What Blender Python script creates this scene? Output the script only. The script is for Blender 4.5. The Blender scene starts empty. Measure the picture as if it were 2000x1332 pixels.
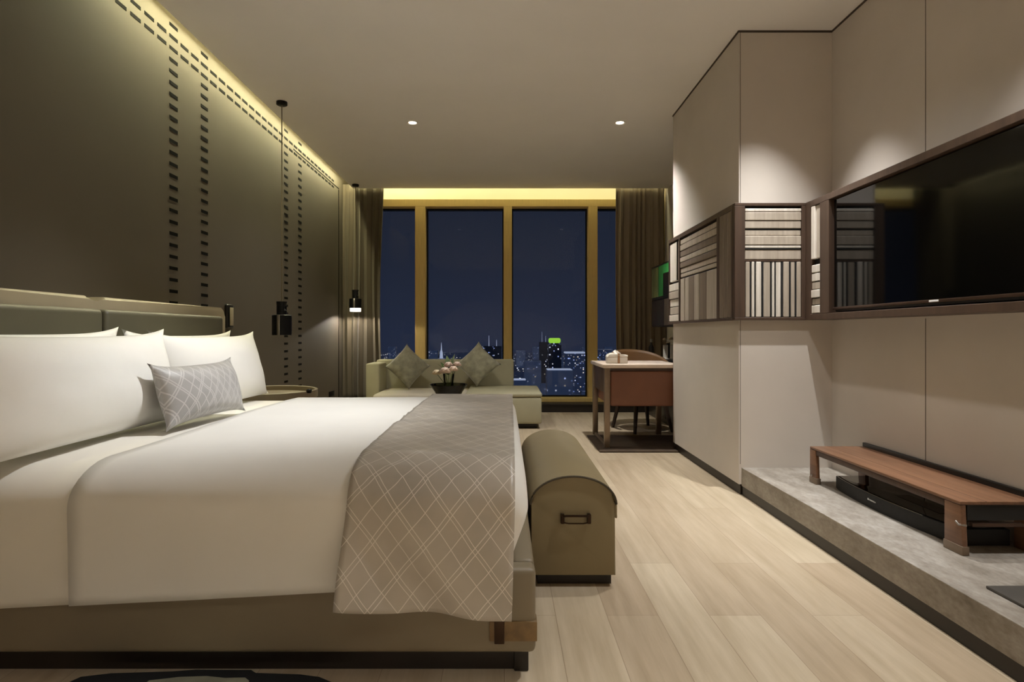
import bpy, bmesh, math, random
from mathutils import Vector, Matrix, noise
random.seed(7)
C = bpy.context.scene.collection
PI = math.pi

# ------------------------------------------------------------------ materials
def lin(c):
    out = []
    for v in c[:3]:
        v = v / 255.0
        out.append(v / 12.92 if v <= 0.04045 else ((v + 0.055) / 1.055) ** 2.4)
    return (*out, 1.0)

def new_mat(name):
    m = bpy.data.materials.new(name); m.use_nodes = True
    nt = m.node_tree
    return m, nt, nt.nodes, nt.links, nt.nodes['Principled BSDF']

def coords(nt, scale=(1, 1, 1), kind='Object'):
    tc = nt.nodes.new('ShaderNodeTexCoord'); mp = nt.nodes.new('ShaderNodeMapping')
    mp.inputs['Scale'].default_value = scale
    nt.links.new(tc.outputs[kind], mp.inputs['Vector'])
    return mp.outputs['Vector']

def ramp(nt, fac, stops):
    r = nt.nodes.new('ShaderNodeValToRGB'); nt.links.new(fac, r.inputs['Fac'])
    els = r.color_ramp.elements
    els[0].position, els[0].color = stops[0]
    els[1].position, els[1].color = stops[-1]
    for p, c in stops[1:-1]:
        e = els.new(p); e.color = c
    return r.outputs['Color']

def noise_tex(nt, vec, scale, detail=4, rough=0.55):
    n = nt.nodes.new('ShaderNodeTexNoise'); nt.links.new(vec, n.inputs['Vector'])
    n.inputs['Scale'].default_value = scale; n.inputs['Detail'].default_value = detail
    n.inputs['Roughness'].default_value = rough
    return n.outputs['Fac']

def bump(nt, h, strength, dist, bsdf):
    b = nt.nodes.new('ShaderNodeBump'); b.inputs['Strength'].default_value = strength
    b.inputs['Distance'].default_value = dist
    nt.links.new(h, b.inputs['Height']); nt.links.new(b.outputs['Normal'], bsdf.inputs['Normal'])

def shade(c, k):
    return tuple(min(255, max(0, v * k)) for v in c)

def mottled(name, c, rough=0.6, amt=0.06, scale=3.0, bscale=300, bstr=0.1, metal=0.0, sheen=0.0, stretch=(1, 1, 1), coat=0.0):
    m, nt, N, L, b = new_mat(name)
    v = coords(nt, stretch)
    col = ramp(nt, noise_tex(nt, v, scale), [(0.3, lin(shade(c, 1 - amt))), (0.7, lin(shade(c, 1 + amt)))])
    L.new(col, b.inputs['Base Color'])
    b.inputs['Roughness'].default_value = rough; b.inputs['Metallic'].default_value = metal
    if sheen: b.inputs['Sheen Weight'].default_value = sheen
    if coat: b.inputs['Coat Weight'].default_value = coat
    if bstr: bump(nt, noise_tex(nt, v, bscale, 2), bstr, 0.002, b)
    return m

def wood(name, c1, c2, axis='y', rough=0.4, scale=6):
    m, nt, N, L, b = new_mat(name)
    st = {'x': (0.06, 1, 1), 'y': (1, 0.06, 1), 'z': (1, 1, 0.06)}[axis]
    v = coords(nt, st)
    f = noise_tex(nt, v, scale * 5, 6, 0.65)
    L.new(ramp(nt, f, [(0.3, lin(c1)), (0.7, lin(c2))]), b.inputs['Base Color'])
    b.inputs['Roughness'].default_value = rough
    bump(nt, f, 0.08, 0.002, b)
    return m

def emit(name, c, strength):
    m, nt, N, L, b = new_mat(name)
    b.inputs['Base Color'].default_value = lin(c)
    b.inputs['Emission Color'].default_value = lin(c); b.inputs['Emission Strength'].default_value = strength
    return m

def mth(nt, op, a, b=None):
    n = nt.nodes.new('ShaderNodeMath'); n.operation = op
    for i, x in enumerate((a, b)):
        if x is None: continue
        if isinstance(x, (int, float)): n.inputs[i].default_value = x
        else: nt.links.new(x, n.inputs[i])
    return n.outputs[0]

M = {}
M['ceiling'] = mottled('ceiling_paint', (238, 234, 228), 0.9, 0.01, 1.5, 200, 0.02)
M['panel'] = mottled('fabric_wall_panel', (202, 193, 182), 0.8, 0.02, 2.0, 500, 0.06)
M['left_wall'] = mottled('taupe_wall_covering', (83, 75, 61), 0.75, 0.02, 2.0, 500, 0.06)
M['back_wall'] = mottled('back_wall_paint', (176, 164, 148), 0.85, 0.02, 2.0, 300, 0.03)
M['slot'] = mottled('dark_bronze_slot', (9, 8, 6), 0.9, 0.1, 20, 100, 0)
M['slot'].node_tree.nodes['Principled BSDF'].inputs['Specular IOR Level'].default_value = 0.1
M['seam'] = mottled('seam_shadow_gap', (70, 60, 50), 0.9, 0.05, 20, 100, 0)
M['cove'] = mottled('cove_paint', (235, 228, 205), 0.85, 0.01, 2, 100, 0)
M['plinth'] = mottled('dark_bronze_plinth', (30, 23, 17), 0.45, 0.1, 8, 200, 0.03)
M['gold'] = mottled('brushed_gold_window_frame', (222, 192, 118), 0.5, 0.05, 10, 200, 0.03, metal=0.0, stretch=(20, 20, 0.5))
M['dark_metal'] = mottled('black_metal', (20, 20, 21), 0.4, 0.1, 20, 200, 0.02, metal=0.6)
M['steel'] = mottled('satin_steel', (170, 165, 158), 0.3, 0.03, 20, 100, 0, metal=1.0)
M['bronze'] = mottled('dark_bronze_hardware', (58, 42, 30), 0.35, 0.1, 20, 100, 0, metal=0.8)
M['trunk'] = mottled('olive_brown_leather', (138, 124, 92), 0.5, 0.03, 3, 260, 0.12)
M['piping'] = mottled('dark_leather_piping', (66, 58, 42), 0.5, 0.05, 8, 260, 0.05)
M['bed_leather'] = mottled('taupe_bed_leather', (128, 116, 94), 0.48, 0.03, 3, 260, 0.1)
M['head_leather'] = mottled('olive_headboard_leather', (88, 84, 65), 0.5, 0.03, 3, 260, 0.08)
M['head_band'] = mottled('pale_headboard_leather', (160, 148, 120), 0.5, 0.03, 3, 260, 0.08)
M['strap'] = mottled('tan_leather_strap', (122, 96, 58), 0.45, 0.12, 25, 200, 0.1)
M['linen'] = mottled('white_bed_linen', (238, 236, 230), 0.85, 0.012, 2.5, 700, 0.05, sheen=0.15)
M['sheet'] = mottled('white_cotton_sheet', (236, 232, 222), 0.85, 0.012, 2.5, 700, 0.05, sheen=0.15)
M['sofa'] = mottled('olive_sofa_upholstery', (162, 156, 128), 0.7, 0.03, 4, 350, 0.1)
M['seat'] = mottled('lamplit_sofa_seat_upholstery', (205, 196, 176), 0.7, 0.03, 4, 350, 0.1)  # paler than the sofa cloth: pendant lamplight put into the seat colour
M['velvet'] = mottled('olive_grey_velvet', (140, 136, 112), 0.8, 0.14, 14, 160, 0.3, sheen=0.5)
M['curtain'] = mottled('brown_curtain_cloth', (88, 78, 60), 0.8, 0.04, 6, 400, 0.1, sheen=0.1, stretch=(1, 1, .2))
M['curtain_dark'] = mottled('dark_brown_curtain_cloth', (140, 126, 106), 0.85, 0.05, 6, 400, 0.1, stretch=(1, 1, .2))
M['walnut'] = wood('reddish_walnut', (98, 68, 48), (134, 96, 70), 'y', 0.35, 6)
M['walnut_dark'] = wood('dark_walnut', (58, 40, 30), (80, 56, 42), 'z', 0.45, 6)
M['band_frame'] = wood('brown_veneer', (64, 49, 39), (84, 65, 51), 'z', 0.45, 5)
M['slat_light'] = wood('pale_oak_slat', (196, 186, 170), (226, 218, 206), 'z', 0.5, 8)
M['slat_mid'] = wood('grey_oak_slat', (156, 144, 128), (186, 174, 158), 'z', 0.5, 8)
M['slat_brown'] = wood('brown_oak_slat', (106, 93, 80), (132, 117, 101), 'z', 0.5, 8)
M['recess'] = mottled('black_recess', (12, 10, 9), 0.7, 0.05, 10, 100, 0)
M['desk_leather'] = mottled('red_brown_leather', (122, 78, 56), 0.5, 0.04, 4, 260, 0.08)
M['desk_top'] = mottled('pale_marble_top', (226, 208, 192), 0.25, 0.04, 6, 100, 0)
M['desk_metal'] = mottled('bronze_desk_leg', (140, 122, 104), 0.35, 0.05, 10, 100, 0, metal=0.6)
M['chair_leather'] = mottled('cognac_chair_leather', (112, 80, 48), 0.5, 0.05, 4, 260, 0.08)
M['chair_wood'] = wood('dark_chair_wood', (40, 28, 20), (58, 42, 30), 'z', 0.4, 6)
M['white_ceramic'] = mottled('white_lacquer', (236, 230, 218), 0.35, 0.01, 5, 100, 0)
M['tissue'] = mottled('white_tissue', (245, 240, 230), 0.9, 0.01, 5, 200, 0.1)
M['tan'] = mottled('tan_band_leather', (150, 112, 74), 0.5, 0.05, 8, 200, 0.05)
M['rug_brown'] = mottled('dark_brown_rug', (70, 56, 42), 0.95, 0.12, 8, 400, 0.3)
M['black_gloss'] = mottled('black_gloss_plastic', (8, 8, 9), 0.08, 0.05, 5, 100, 0)
M['black_matte'] = mottled('black_matte_cloth', (30, 29, 28), 0.65, 0.1, 40, 600, 0.15)
M['screen'] = mottled('dark_tv_glass', (5, 5, 5), 0.06, 0.05, 5, 100, 0)
M['screen'].node_tree.nodes['Principled BSDF'].inputs['Specular IOR Level'].default_value = 0.45
M['bezel'] = mottled('bronze_tv_bezel', (90, 70, 58), 0.3, 0.05, 8, 100, 0, metal=0.7)
M['mat_grey'] = mottled('dark_grey_tray', (74, 70, 64), 0.5, 0.08, 8, 200, 0.08)
M['petal'] = mottled('pale_pink_petal', (248, 222, 208), 0.6, 0.06, 12, 100, 0.05)
M['petal_white'] = mottled('cream_petal', (232, 216, 190), 0.6, 0.06, 12, 100, 0.05)
M['leaf'] = mottled('green_leaf', (84, 104, 58), 0.5, 0.15, 15, 100, 0.1)
M['stem'] = mottled('green_stem', (80, 92, 50), 0.5, 0.1, 15, 100, 0)
M['green'] = mottled('green_reflection_paint', (62, 170, 88), 0.45, 0.15, 3, 100, 0)  # green reflection on the cabinet, put into the panel's own colour
M['green_olive'] = mottled('olive_art_panel', (120, 130, 84), 0.45, 0.15, 3, 100, 0)
M['cab'] = mottled('dark_cabinet_lacquer', (44, 38, 32), 0.35, 0.08, 4, 100, 0)
M['cab_panel'] = mottled('grey_brown_cabinet_door', (92, 80, 66), 0.45, 0.05, 4, 100, 0)
M['lamp_on'] = emit('lit_diffuser', (255, 244, 228), 3.0)
M['lamp_spot'] = emit('downlight_lens', (255, 244, 226), 12.0)
M['bulb_lens'] = mottled('frosted_lens', (180, 170, 150), 0.4, 0.03, 8, 100, 0)
M['logo'] = mottled('white_badge_print', (230, 230, 228), 0.4, 0.0, 8, 100, 0)
M['art_black'] = mottled('black_frame_lacquer', (18, 16, 14), 0.35, 0.05, 8, 100, 0)

def make_floor_mat():
    m, nt, N, L, b = new_mat('pale_oak_planks')
    tc = N.new('ShaderNodeTexCoord'); sp = N.new('ShaderNodeSeparateXYZ'); cb = N.new('ShaderNodeCombineXYZ')
    L.new(tc.outputs['Object'], sp.inputs[0]); L.new(sp.outputs['Y'], cb.inputs['X']); L.new(sp.outputs['X'], cb.inputs['Y'])
    br = N.new('ShaderNodeTexBrick'); L.new(cb.outputs[0], br.inputs['Vector'])
    br.inputs['Scale'].default_value = 1.0; br.inputs['Brick Width'].default_value = 1.35; br.inputs['Row Height'].default_value = 0.19
    br.inputs['Mortar Size'].default_value = 0.0012; br.offset = 0.37; br.inputs['Bias'].default_value = 0.0
    br.inputs['Color1'].default_value = lin((202, 187, 162)); br.inputs['Color2'].default_value = lin((180, 161, 136))
    br.inputs['Mortar'].default_value = lin((160, 141, 117))
    mp = N.new('ShaderNodeMapping'); mp.inputs['Scale'].default_value = (1, 0.08, 1); L.new(tc.outputs['Object'], mp.inputs['Vector'])
    f = noise_tex(nt, mp.outputs['Vector'], 22, 6, 0.6)
    g = ramp(nt, f, [(0.3, lin((226, 222, 214))), (0.7, lin((255, 255, 255)))])
    mx = N.new('ShaderNodeMix'); mx.data_type = 'RGBA'; mx.blend_type = 'MULTIPLY'; mx.inputs[0].default_value = 1.0
    L.new(br.outputs['Color'], mx.inputs[6]); L.new(g, mx.inputs[7])
    L.new(mx.outputs[2], b.inputs['Base Color'])
    b.inputs['Roughness'].default_value = 0.42
    bump(nt, f, 0.03, 0.001, b)
    return m
M['floor'] = make_floor_mat()

def make_stone():
    m, nt, N, L, b = new_mat('grey_beige_stone')
    v = coords(nt, (1, 0.5, 1))
    f = noise_tex(nt, v, 9, 8, 0.7); g = noise_tex(nt, v, 60, 4, 0.6)
    col = ramp(nt, f, [(0.3, lin((126, 117, 104))), (0.5, lin((158, 150, 139))), (0.72, lin((182, 176, 167)))])
    mx = N.new('ShaderNodeMix'); mx.data_type = 'RGBA'; mx.blend_type = 'MULTIPLY'; mx.inputs[0].default_value = 0.5
    L.new(col, mx.inputs[6]); L.new(ramp(nt, g, [(0.3, lin((190, 185, 178))), (0.7, lin((255, 255, 255)))]), mx.inputs[7])
    L.new(mx.outputs[2], b.inputs['Base Color'])
    b.inputs['Roughness'].default_value = 0.5
    return m
M['stone'] = make_stone()

def diamond_mat(name, base, line, pu, pv, width, sheen_rough, kind=0):
    """quilted-looking lozenge lines woven into a satin cloth, laid out on the cloth's own UVs (metres)"""
    m, nt, N, L, b = new_mat(name)
    uv = N.new('ShaderNodeUVMap'); sp = N.new('ShaderNodeSeparateXYZ')
    wob = N.new('ShaderNodeTexNoise'); wob.inputs['Scale'].default_value = 6.0; wob.inputs['Detail'].default_value = 1
    L.new(uv.outputs[0], wob.inputs['Vector'])
    L.new(uv.outputs[0], sp.inputs[0])
    w = mth(nt, 'MULTIPLY', mth(nt, 'SUBTRACT', wob.outputs['Fac'], 0.5), 0.25)
    u = mth(nt, 'DIVIDE', sp.outputs['X'], pu); v = mth(nt, 'DIVIDE', sp.outputs['Y'], pv)
    tot = None
    for sgn in (1, -1):
        t = mth(nt, 'ADD', mth(nt, 'ADD', u, mth(nt, 'MULTIPLY', v, sgn)), w)
        for off, per in ((0.0, 2.0), (0.2, 2.0), (1.05, 2.0)):
            f = mth(nt, 'FRACT', mth(nt, 'DIVIDE', mth(nt, 'ADD', t, off + 100.0), per))
            d = mth(nt, 'MULTIPLY', mth(nt, 'ABSOLUTE', mth(nt, 'SUBTRACT', f, 0.5)), per)
            ln = mth(nt, 'LESS_THAN', d, width)
            tot = ln if tot is None else mth(nt, 'MAXIMUM', tot, ln)
    nz = noise_tex(nt, uv.outputs[0], 4, 4)
    basec = ramp(nt, nz, [(0.3, lin(shade(base, 0.92))), (0.7, lin(shade(base, 1.06)))])
    mx = N.new('ShaderNodeMix'); mx.data_type = 'RGBA'
    L.new(tot, mx.inputs[0]); L.new(basec, mx.inputs[6]); mx.inputs[7].default_value = lin(line)
    L.new(mx.outputs[2], b.inputs['Base Color'])
    b.inputs['Roughness'].default_value = sheen_rough
    b.inputs['Sheen Weight'].default_value = 0.2
    bump(nt, tot, 0.35, 0.002, b)
    return m
M['runner'] = diamond_mat('grey_lozenge_satin', (182, 174, 162), (232, 226, 218), 0.076, 0.096, 0.017, 0.36)
M['cushion'] = diamond_mat('silver_lozenge_satin', (170, 168, 166), (196, 194, 192), 0.062, 0.075, 0.05, 0.4)

def glass_mat(name, tint, refl=0.5, alpha_rough=0.0):
    m = bpy.data.materials.new(name); m.use_nodes = True
    nt = m.node_tree; N = nt.nodes; L = nt.links
    N.clear()
    o = N.new('ShaderNodeOutputMaterial'); t = N.new('ShaderNodeBsdfTransparent'); g = N.new('ShaderNodeBsdfGlossy')
    t.inputs['Color'].default_value = tint; g.inputs['Roughness'].default_value = 0.02
    fr = N.new('ShaderNodeFresnel'); fr.inputs['IOR'].default_value = 1.45
    k = mth(nt, 'MULTIPLY', fr.outputs[0], refl)
    mx = N.new('ShaderNodeMixShader'); L.new(k, mx.inputs[0]); L.new(t.outputs[0], mx.inputs[1]); L.new(g.outputs[0], mx.inputs[2])
    L.new(mx.outputs[0], o.inputs['Surface'])
    return m
M['pane'] = glass_mat('window_glass', (0.9, 0.93, 0.96, 1), 0.35)
M['clear'] = glass_mat('clear_vase_glass', (0.9, 0.93, 0.88, 1), 1.0)
M['smoked'] = glass_mat('smoked_table_glass', (0.25, 0.27, 0.2, 1), 1.0)

# ------------------------------------------------------------------ mesh helpers
def BM(): return bmesh.new()

def merge(bm, b2, mi=0):
    for f in b2.faces: f.material_index = mi
    me = bpy.data.meshes.new('tmp'); b2.to_mesh(me); b2.free()
    bm.from_mesh(me); bpy.data.meshes.remove(me)
    return bm

def bx(bm, x0, x1, y0, y1, z0, z1, bev=0.0, mi=0, seg=2):
    b2 = bmesh.new(); bmesh.ops.create_cube(b2, size=1)
    for v in b2.verts:
        v.co = Vector((x0 + (v.co.x + .5) * (x1 - x0), y0 + (v.co.y + .5) * (y1 - y0), z0 + (v.co.z + .5) * (z1 - z0)))
    if bev > 0:
        bev = min(bev, 0.49 * min(abs(x1 - x0), abs(y1 - y0), abs(z1 - z0)))
        bmesh.ops.bevel(b2, geom=list(b2.edges), offset=bev, segments=seg, profile=0.5, affect='EDGES')
    bmesh.ops.recalc_face_normals(b2, faces=b2.faces)
    return merge(bm, b2, mi)

def box(*a, **k): return bx(BM(), *a, **k)

def lathe(bm, prof, c=(0, 0, 0), seg=32, mi=0, sx=1, sy=1):
    """prof: list of (r, z); closes ends to the axis when r = 0"""
    b2 = bmesh.new(); rings = []
    for r, z in prof:
        if r <= 1e-6: rings.append([b2.verts.new((c[0], c[1], c[2] + z))])
        else: rings.append([b2.verts.new((c[0] + sx * r * math.cos(2 * PI * i / seg), c[1] + sy * r * math.sin(2 * PI * i / seg), c[2] + z)) for i in range(seg)])
    for a, b in zip(rings, rings[1:]):
        for i in range(seg):
            j = (i + 1) % seg
            if len(a) == 1 and len(b) == 1: continue
            if len(a) == 1: b2.faces.new((a[0], b[j], b[i]))
            elif len(b) == 1: b2.faces.new((a[i], a[j], b[0]))
            else: b2.faces.new((a[i], a[j], b[j], b[i]))
    bmesh.ops.recalc_face_normals(b2, faces=b2.faces)
    return merge(bm, b2, mi)

def tube(bm, pts, r, seg=10, mi=0):
    """pts: points; r: radius or list of radii"""
    pts = [Vector(p) for p in pts]
    rs = r if isinstance(r, (list, tuple)) else [r] * len(pts)
    b2 = bmesh.new(); rings = []
    for i, p in enumerate(pts):
        d = (pts[min(i + 1, len(pts) - 1)] - pts[max(i - 1, 0)]).normalized()
        up = Vector((0, 0, 1)) if abs(d.z) < 0.9 else Vector((1, 0, 0))
        a = d.cross(up).normalized(); b = d.cross(a).normalized()
        rings.append([b2.verts.new(p + rs[i] * (math.cos(2 * PI * k / seg) * a + math.sin(2 * PI * k / seg) * b)) for k in range(seg)])
    for a, b in zip(rings, rings[1:]):
        for k in range(seg):
            b2.faces.new((a[k], a[(k + 1) % seg], b[(k + 1) % seg], b[k]))
    b2.faces.new(rings[0]); b2.faces.new(rings[-1])
    bmesh.ops.recalc_face_normals(b2, faces=b2.faces)
    return merge(bm, b2, mi)

def prism(bm, poly, axis, a0, a1, bev=0.0, mi=0, seg=2):
    """extrude a closed polygon (list of 2-tuples in the other two axes) from a0 to a1 along an axis"""
    b2 = bmesh.new()
    def P(p, a):
        return {'x': (a, p[0], p[1]), 'y': (p[0], a, p[1]), 'z': (p[0], p[1], a)}[axis]
    v0 = [b2.verts.new(P(p, a0)) for p in poly]; v1 = [b2.verts.new(P(p, a1)) for p in poly]
    f0 = b2.faces.new(v0); f1 = b2.faces.new(v1)
    n = len(poly)
    for i in range(n): b2.faces.new((v0[i], v0[(i + 1) % n], v1[(i + 1) % n], v1[i]))
    if bev:
        bmesh.ops.bevel(b2, geom=list(set(f0.edges) | set(f1.edges)), offset=bev, segments=seg, profile=0.5, affect='EDGES')
    bmesh.ops.recalc_face_normals(b2, faces=b2.faces)
    return merge(bm, b2, mi)

def grid(bm, nu, nv, fn, uvfn=None, mi=0, wrap_u=False):
    vs = [[bm.verts.new(fn(i / nu, j / nv)) for j in range(nv + 1)] for i in range(nu + (0 if wrap_u else 1))]
    uvl = bm.loops.layers.uv.verify() if uvfn else None
    for i in range(nu):
        i2 = (i + 1) % len(vs)
        for j in range(nv):
            f = bm.faces.new((vs[i][j], vs[i2][j], vs[i2][j + 1], vs[i][j + 1])); f.material_index = mi
            if uvl:
                for l, (a, b) in zip(f.loops, ((i, j), (i + 1, j), (i + 1, j + 1), (i, j + 1))):
                    l[uvl].uv = uvfn(a / nu, b / nv)
    return vs

def root_loc(o):
    v = Vector((0, 0, 0))
    while o is not None:
        v += o.location; o = o.parent
    return v

def obj(name, bm, mats, parent=None, smooth=True, angle=40, at=None):
    """link one mesh object; bm is given in world coordinates, the origin goes to its base (or under its thing)"""
    bm.normal_update()
    if parent is not None: off = root_loc(parent); loc = Vector((0, 0, 0))
    else:
        if at is None:
            xs = [v.co.x for v in bm.verts]; ys = [v.co.y for v in bm.verts]; zs = [v.co.z for v in bm.verts]
            off = Vector(((min(xs) + max(xs)) / 2, (min(ys) + max(ys)) / 2, min(zs)))
        else: off = Vector(at)
        loc = off
    bmesh.ops.translate(bm, verts=bm.verts, vec=-off)
    me = bpy.data.meshes.new(name); bm.to_mesh(me); bm.free()
    for m in (mats if isinstance(mats, (list, tuple)) else [mats]): me.materials.append(M[m] if isinstance(m, str) else m)
    if smooth:
        me.polygons.foreach_set('use_smooth', [True] * len(me.polygons))
        me.set_sharp_from_angle(angle=math.radians(angle))
    o = bpy.data.objects.new(name, me); C.objects.link(o)
    o.location = loc; o.parent = parent
    return o

def thing(name, label, cat, loc, group=None):
    o = bpy.data.objects.new(name, None); C.objects.link(o); o.location = loc
    o.empty_display_size = 0.1
    return tag(o, label, cat, group)

def tag(o, label, cat, group=None):
    o['label'] = label; o['category'] = cat
    if group: o['group'] = group
    return o

def struct(name, bm, mats, parent=None, smooth=False, at=(0, 0, 0)):
    o = obj(name, bm, mats, parent, smooth, at=at)
    o['kind'] = 'structure'
    return o

def solidify(o, t, offset=-1):
    md = o.modifiers.new('thickness', 'SOLIDIFY'); md.thickness = t; md.offset = offset
    return o

def subsurf(o, n=1):
    md = o.modifiers.new('smooth', 'SUBSURF'); md.levels = n; md.render_levels = n
    return o

def dup(root, loc):
    r = root.copy(); C.objects.link(r); r.location = loc
    for ch in list(root.children):
        c = ch.copy(); C.objects.link(c); c.parent = r
        for g in ch.children:
            d = g.copy(); C.objects.link(d); d.parent = c
    return r

# ------------------------------------------------------------------ camera
CAMZ = 1.045
cam = bpy.data.cameras.new('camera'); cam_o = bpy.data.objects.new('camera', cam); C.objects.link(cam_o)
cam_o.location = (0, 0, CAMZ); cam_o.rotation_euler = (PI / 2, 0, 0)
cam.sensor_width = 36; cam.lens = 36 * 1160 / 2000
cam.shift_x = (1000 - 985) / 2000; cam.shift_y = -(666 - 651) / 2000
cam.clip_end = 60000; cam.clip_start = 0.05
bpy.context.scene.camera = cam_o
H = 3.0            # ceiling height
XL, XR = -2.2, 2.2
YB, YW = -1.6, 8.42   # back wall, window wall

# ------------------------------------------------------------------ room shell
struct('floor', box(XL - .1, XR + .1, YB - .1, YW + .1, -0.1, 0), 'floor')
struct('ceiling', box(-2.04, XR + .05, YB, 8.01, H, H + 0.05), 'ceiling')
struct('trim_1', box(XL - .1, XR + .1, YB - .1, YW + .1, 3.28, 3.32), 'cove')
# left wall: covering with rows of dark bronze slots (two rows under the cove, pairs of columns)
bm = box(XL - .1, XL, YB - .1, 7.92, 0, 3.28)
PITCH = 0.1357
def dash(y, z, l=0.098, h=0.022):
    bx(bm, XL - .005, XL + .002, y - l / 2, y + l / 2, z - h / 2, z + h / 2, 0.0, 1)
for k in range(-18, 30):
    y = 3.95 + k * PITCH
    if 0.2 < y < 7.7:
        dash(y, 2.93); dash(y, 3.007)
for yc in (1.915, 2.322, 3.95, 3.95 + 3 * PITCH, 3.95 + 15 * PITCH, 3.95 + 18 * PITCH):
    for k in range(-2, 33):
        z = 2.93 - k * 0.0765
        if k in (0, -1): continue
        dash(yc, z)
bx(bm, XL - .005, XL + .003, 7.88, 7.90, 0, 2.95, 0, 1); bx(bm, XL - .005, XL + .003, 6.2, 7.90, 2.962, 2.972, 0, 1)
struct('wall_left', bm, ['left_wall', 'slot'])
struct('wall_left_return', box(XL - .12, XL - .0, 7.92, YW, 0, 3.28), 'left_wall')
struct('wall_back', box(XL - .1, XR + .1, YB - .1, YB, 0, 3.28), 'back_wall')
# right side: tv wall, column and the alcove wall behind it
bm = box(2.117, 2.3, YB, 3.837, 0, H)
bx(bm, 2.1162, 2.118, 2.982, 2.986, 0.19, 1.12, 0, 1); bx(bm, 2.1162, 2.118, 2.982, 2.986, 1.89, H, 0, 1)
bx(bm, 2.112, 2.118, YB, 3.837, H - .012, H - .0005, 0, 1)
struct('wall_right', bm, ['panel', 'seam'])
bm = box(1.515, 2.3, 3.837, 5.33, 0.07, H - .001)
bx(bm, 1.509, 2.12, 3.831, 5.333, H - .012, H - .0005, 0, 1)
bx(bm, 1.523, 1.526, 3.836, 3.838, .2, H - .012, 0, 1)
struct('column', bm, ['panel', 'seam'])
struct('baseboard_right', box(1.53, 2.28, 3.85, 5.32, 0, 0.07), 'plinth')
struct('wall_right_alcove', box(XR, XR + .1, 5.33, YW, 0, 3.28), 'panel')

# window wall
YG = 8.32
struct('wall_window', box(XL - .1, XR + .1, YW, YW + .1, 2.88, 3.28), 'cove')
struct('trim_2', box(XL, XR, 8.15, YW, 2.785, 2.885, .004), 'gold')
bm = box(XL, XR, 7.86, YW + .05, 0, 0.095); bx(bm, XL, XR, 7.84, YW, 0.095, 0.105, 0)
struct('trim_3', bm, 'plinth')
struct('trim_4', box(XL, XR, 8.13, YW, 0.105, 0.16, .004), 'gold')
MULL = [(-2.2, -2.1), (-1.225, -1.085), (-.010, .104), (1.155, 1.28), (2.1, 2.2)]
for i in range(4):
    a, b = MULL[i], MULL[i + 1]
    bm = BM()
    bx(bm, a[0], a[1], 8.15, YW, 0.16, 2.785, .003)
    if i == 3: bx(bm, b[0], b[1], 8.15, YW, 0.16, 2.785, .003)
    # slim dark gasket frame around the pane
    x0, x1 = a[1], b[0]
    for (p, q, r, s) in ((x0, x0 + .018, .16, 2.785), (x1 - .018, x1, .16, 2.785), (x0 + .018, x1 - .018, .16, .178), (x0 + .018, x1 - .018, 2.76, 2.785)):
        bx(bm, p, q, YG - .02, YG + .04, r, s, 0, 1)
    w = struct('window_%d' % (i + 1), bm, ['gold', 'dark_metal'])
    p = obj('pane', box(x0 + .015, x1 - .015, YG, YG + .008, .175, 2.765), 'pane', w, smooth=False)
    p['kind'] = 'structure'

# raised stone ledge under the tv and its dark base
bm = box(1.532, 2.117, YB + .05, 3.837, 0.06, 0.178, .003)
struct('trim_5', bm, 'stone')
struct('trim_6', box(1.538, 2.117, YB + .05, 3.836, 0, 0.06), 'plinth')

# ------------------------------------------------------------------ bed
bed = thing('bed', 'king size bed with an olive leather headboard and low taupe leather frame', 'bed', (-0.95, 2.836, 0))
F0, F1 = 1.79, 3.876      # frame near / far faces
FX = 0.095
obj('side_rail', box(-1.93, FX, F0, F0 + .075, .078, .333, .018, seg=3), 'bed_leather', bed)
obj('side_rail', box(-1.93, FX, F1 - .075, F1, .083, .333, .018, seg=3), 'bed_leather', bed)
obj('foot_rail', box(FX - .075, FX - .001, F0 + .076, F1 - .076, .083, .333, .018, seg=3), 'bed_leather', bed)
obj('slat_base', box(-1.93, FX - .076, F0 + .076, F1 - .076, .2, .29, 0), 'walnut_dark', bed)
bm = box(-1.9, .06, F0 + .06, F1 - .06, 0, .083, 0); bx(bm, .03, .075, F0 + .045, F0 + .1, 0, .083, .004)
obj('plinth', bm, 'plinth', bed)
bm = box(-1.9, .0, 1.86, 3.81, .3, .60, .05, seg=3)
obj('mattress', bm, 'sheet', bed)
st = obj('corner_strap', box(-.045, FX + .004, F0 - .005, F0 + .05, .118, .178, .003), 'strap', bed)
st['label'] = 'worn tan leather strap at the foot corner'
obj('buckle', box(-.03, .0, F0 - .009, F0 - .004, .112, .182, .002), 'bronze', st)
# headboard
HX = -1.95
def rrect(y0, y1, z0, z1, r, n=6):
    pts = [(y0, z0), (y1, z0)]
    for k in range(n + 1):
        a = k / n * PI / 2; pts.append((y1 - r + r * math.cos(a), z1 - r + r * math.sin(a)))
    pts_l = []
    for k in range(n + 1):
        a = PI / 2 + k / n * PI / 2; pts_l.append((y0 + r + r * math.cos(a), z1 - r + r * math.sin(a)))
    return pts, pts_l
hy0, hy1, hz = 1.52, 4.15, 1.222
pr, pl = rrect(hy0, hy1, .08, hz, .06)
notch = [(2.90, hz), (2.87, hz - .03), (2.85, hz - .036), (2.822, hz - .036), (2.80, hz - .03), (2.772, hz)]
hb = obj('headboard', prism(BM(), pr + notch + pl, 'x', -2.19, HX, .014, 0, 3), 'head_band', bed)
for (a, b) in ((1.6, 2.829), (2.845, 4.035)):
    obj('panel', box(HX - .02, HX + .045, a, b, .3, 1.16, .024, seg=4), 'head_leather', hb)

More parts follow.
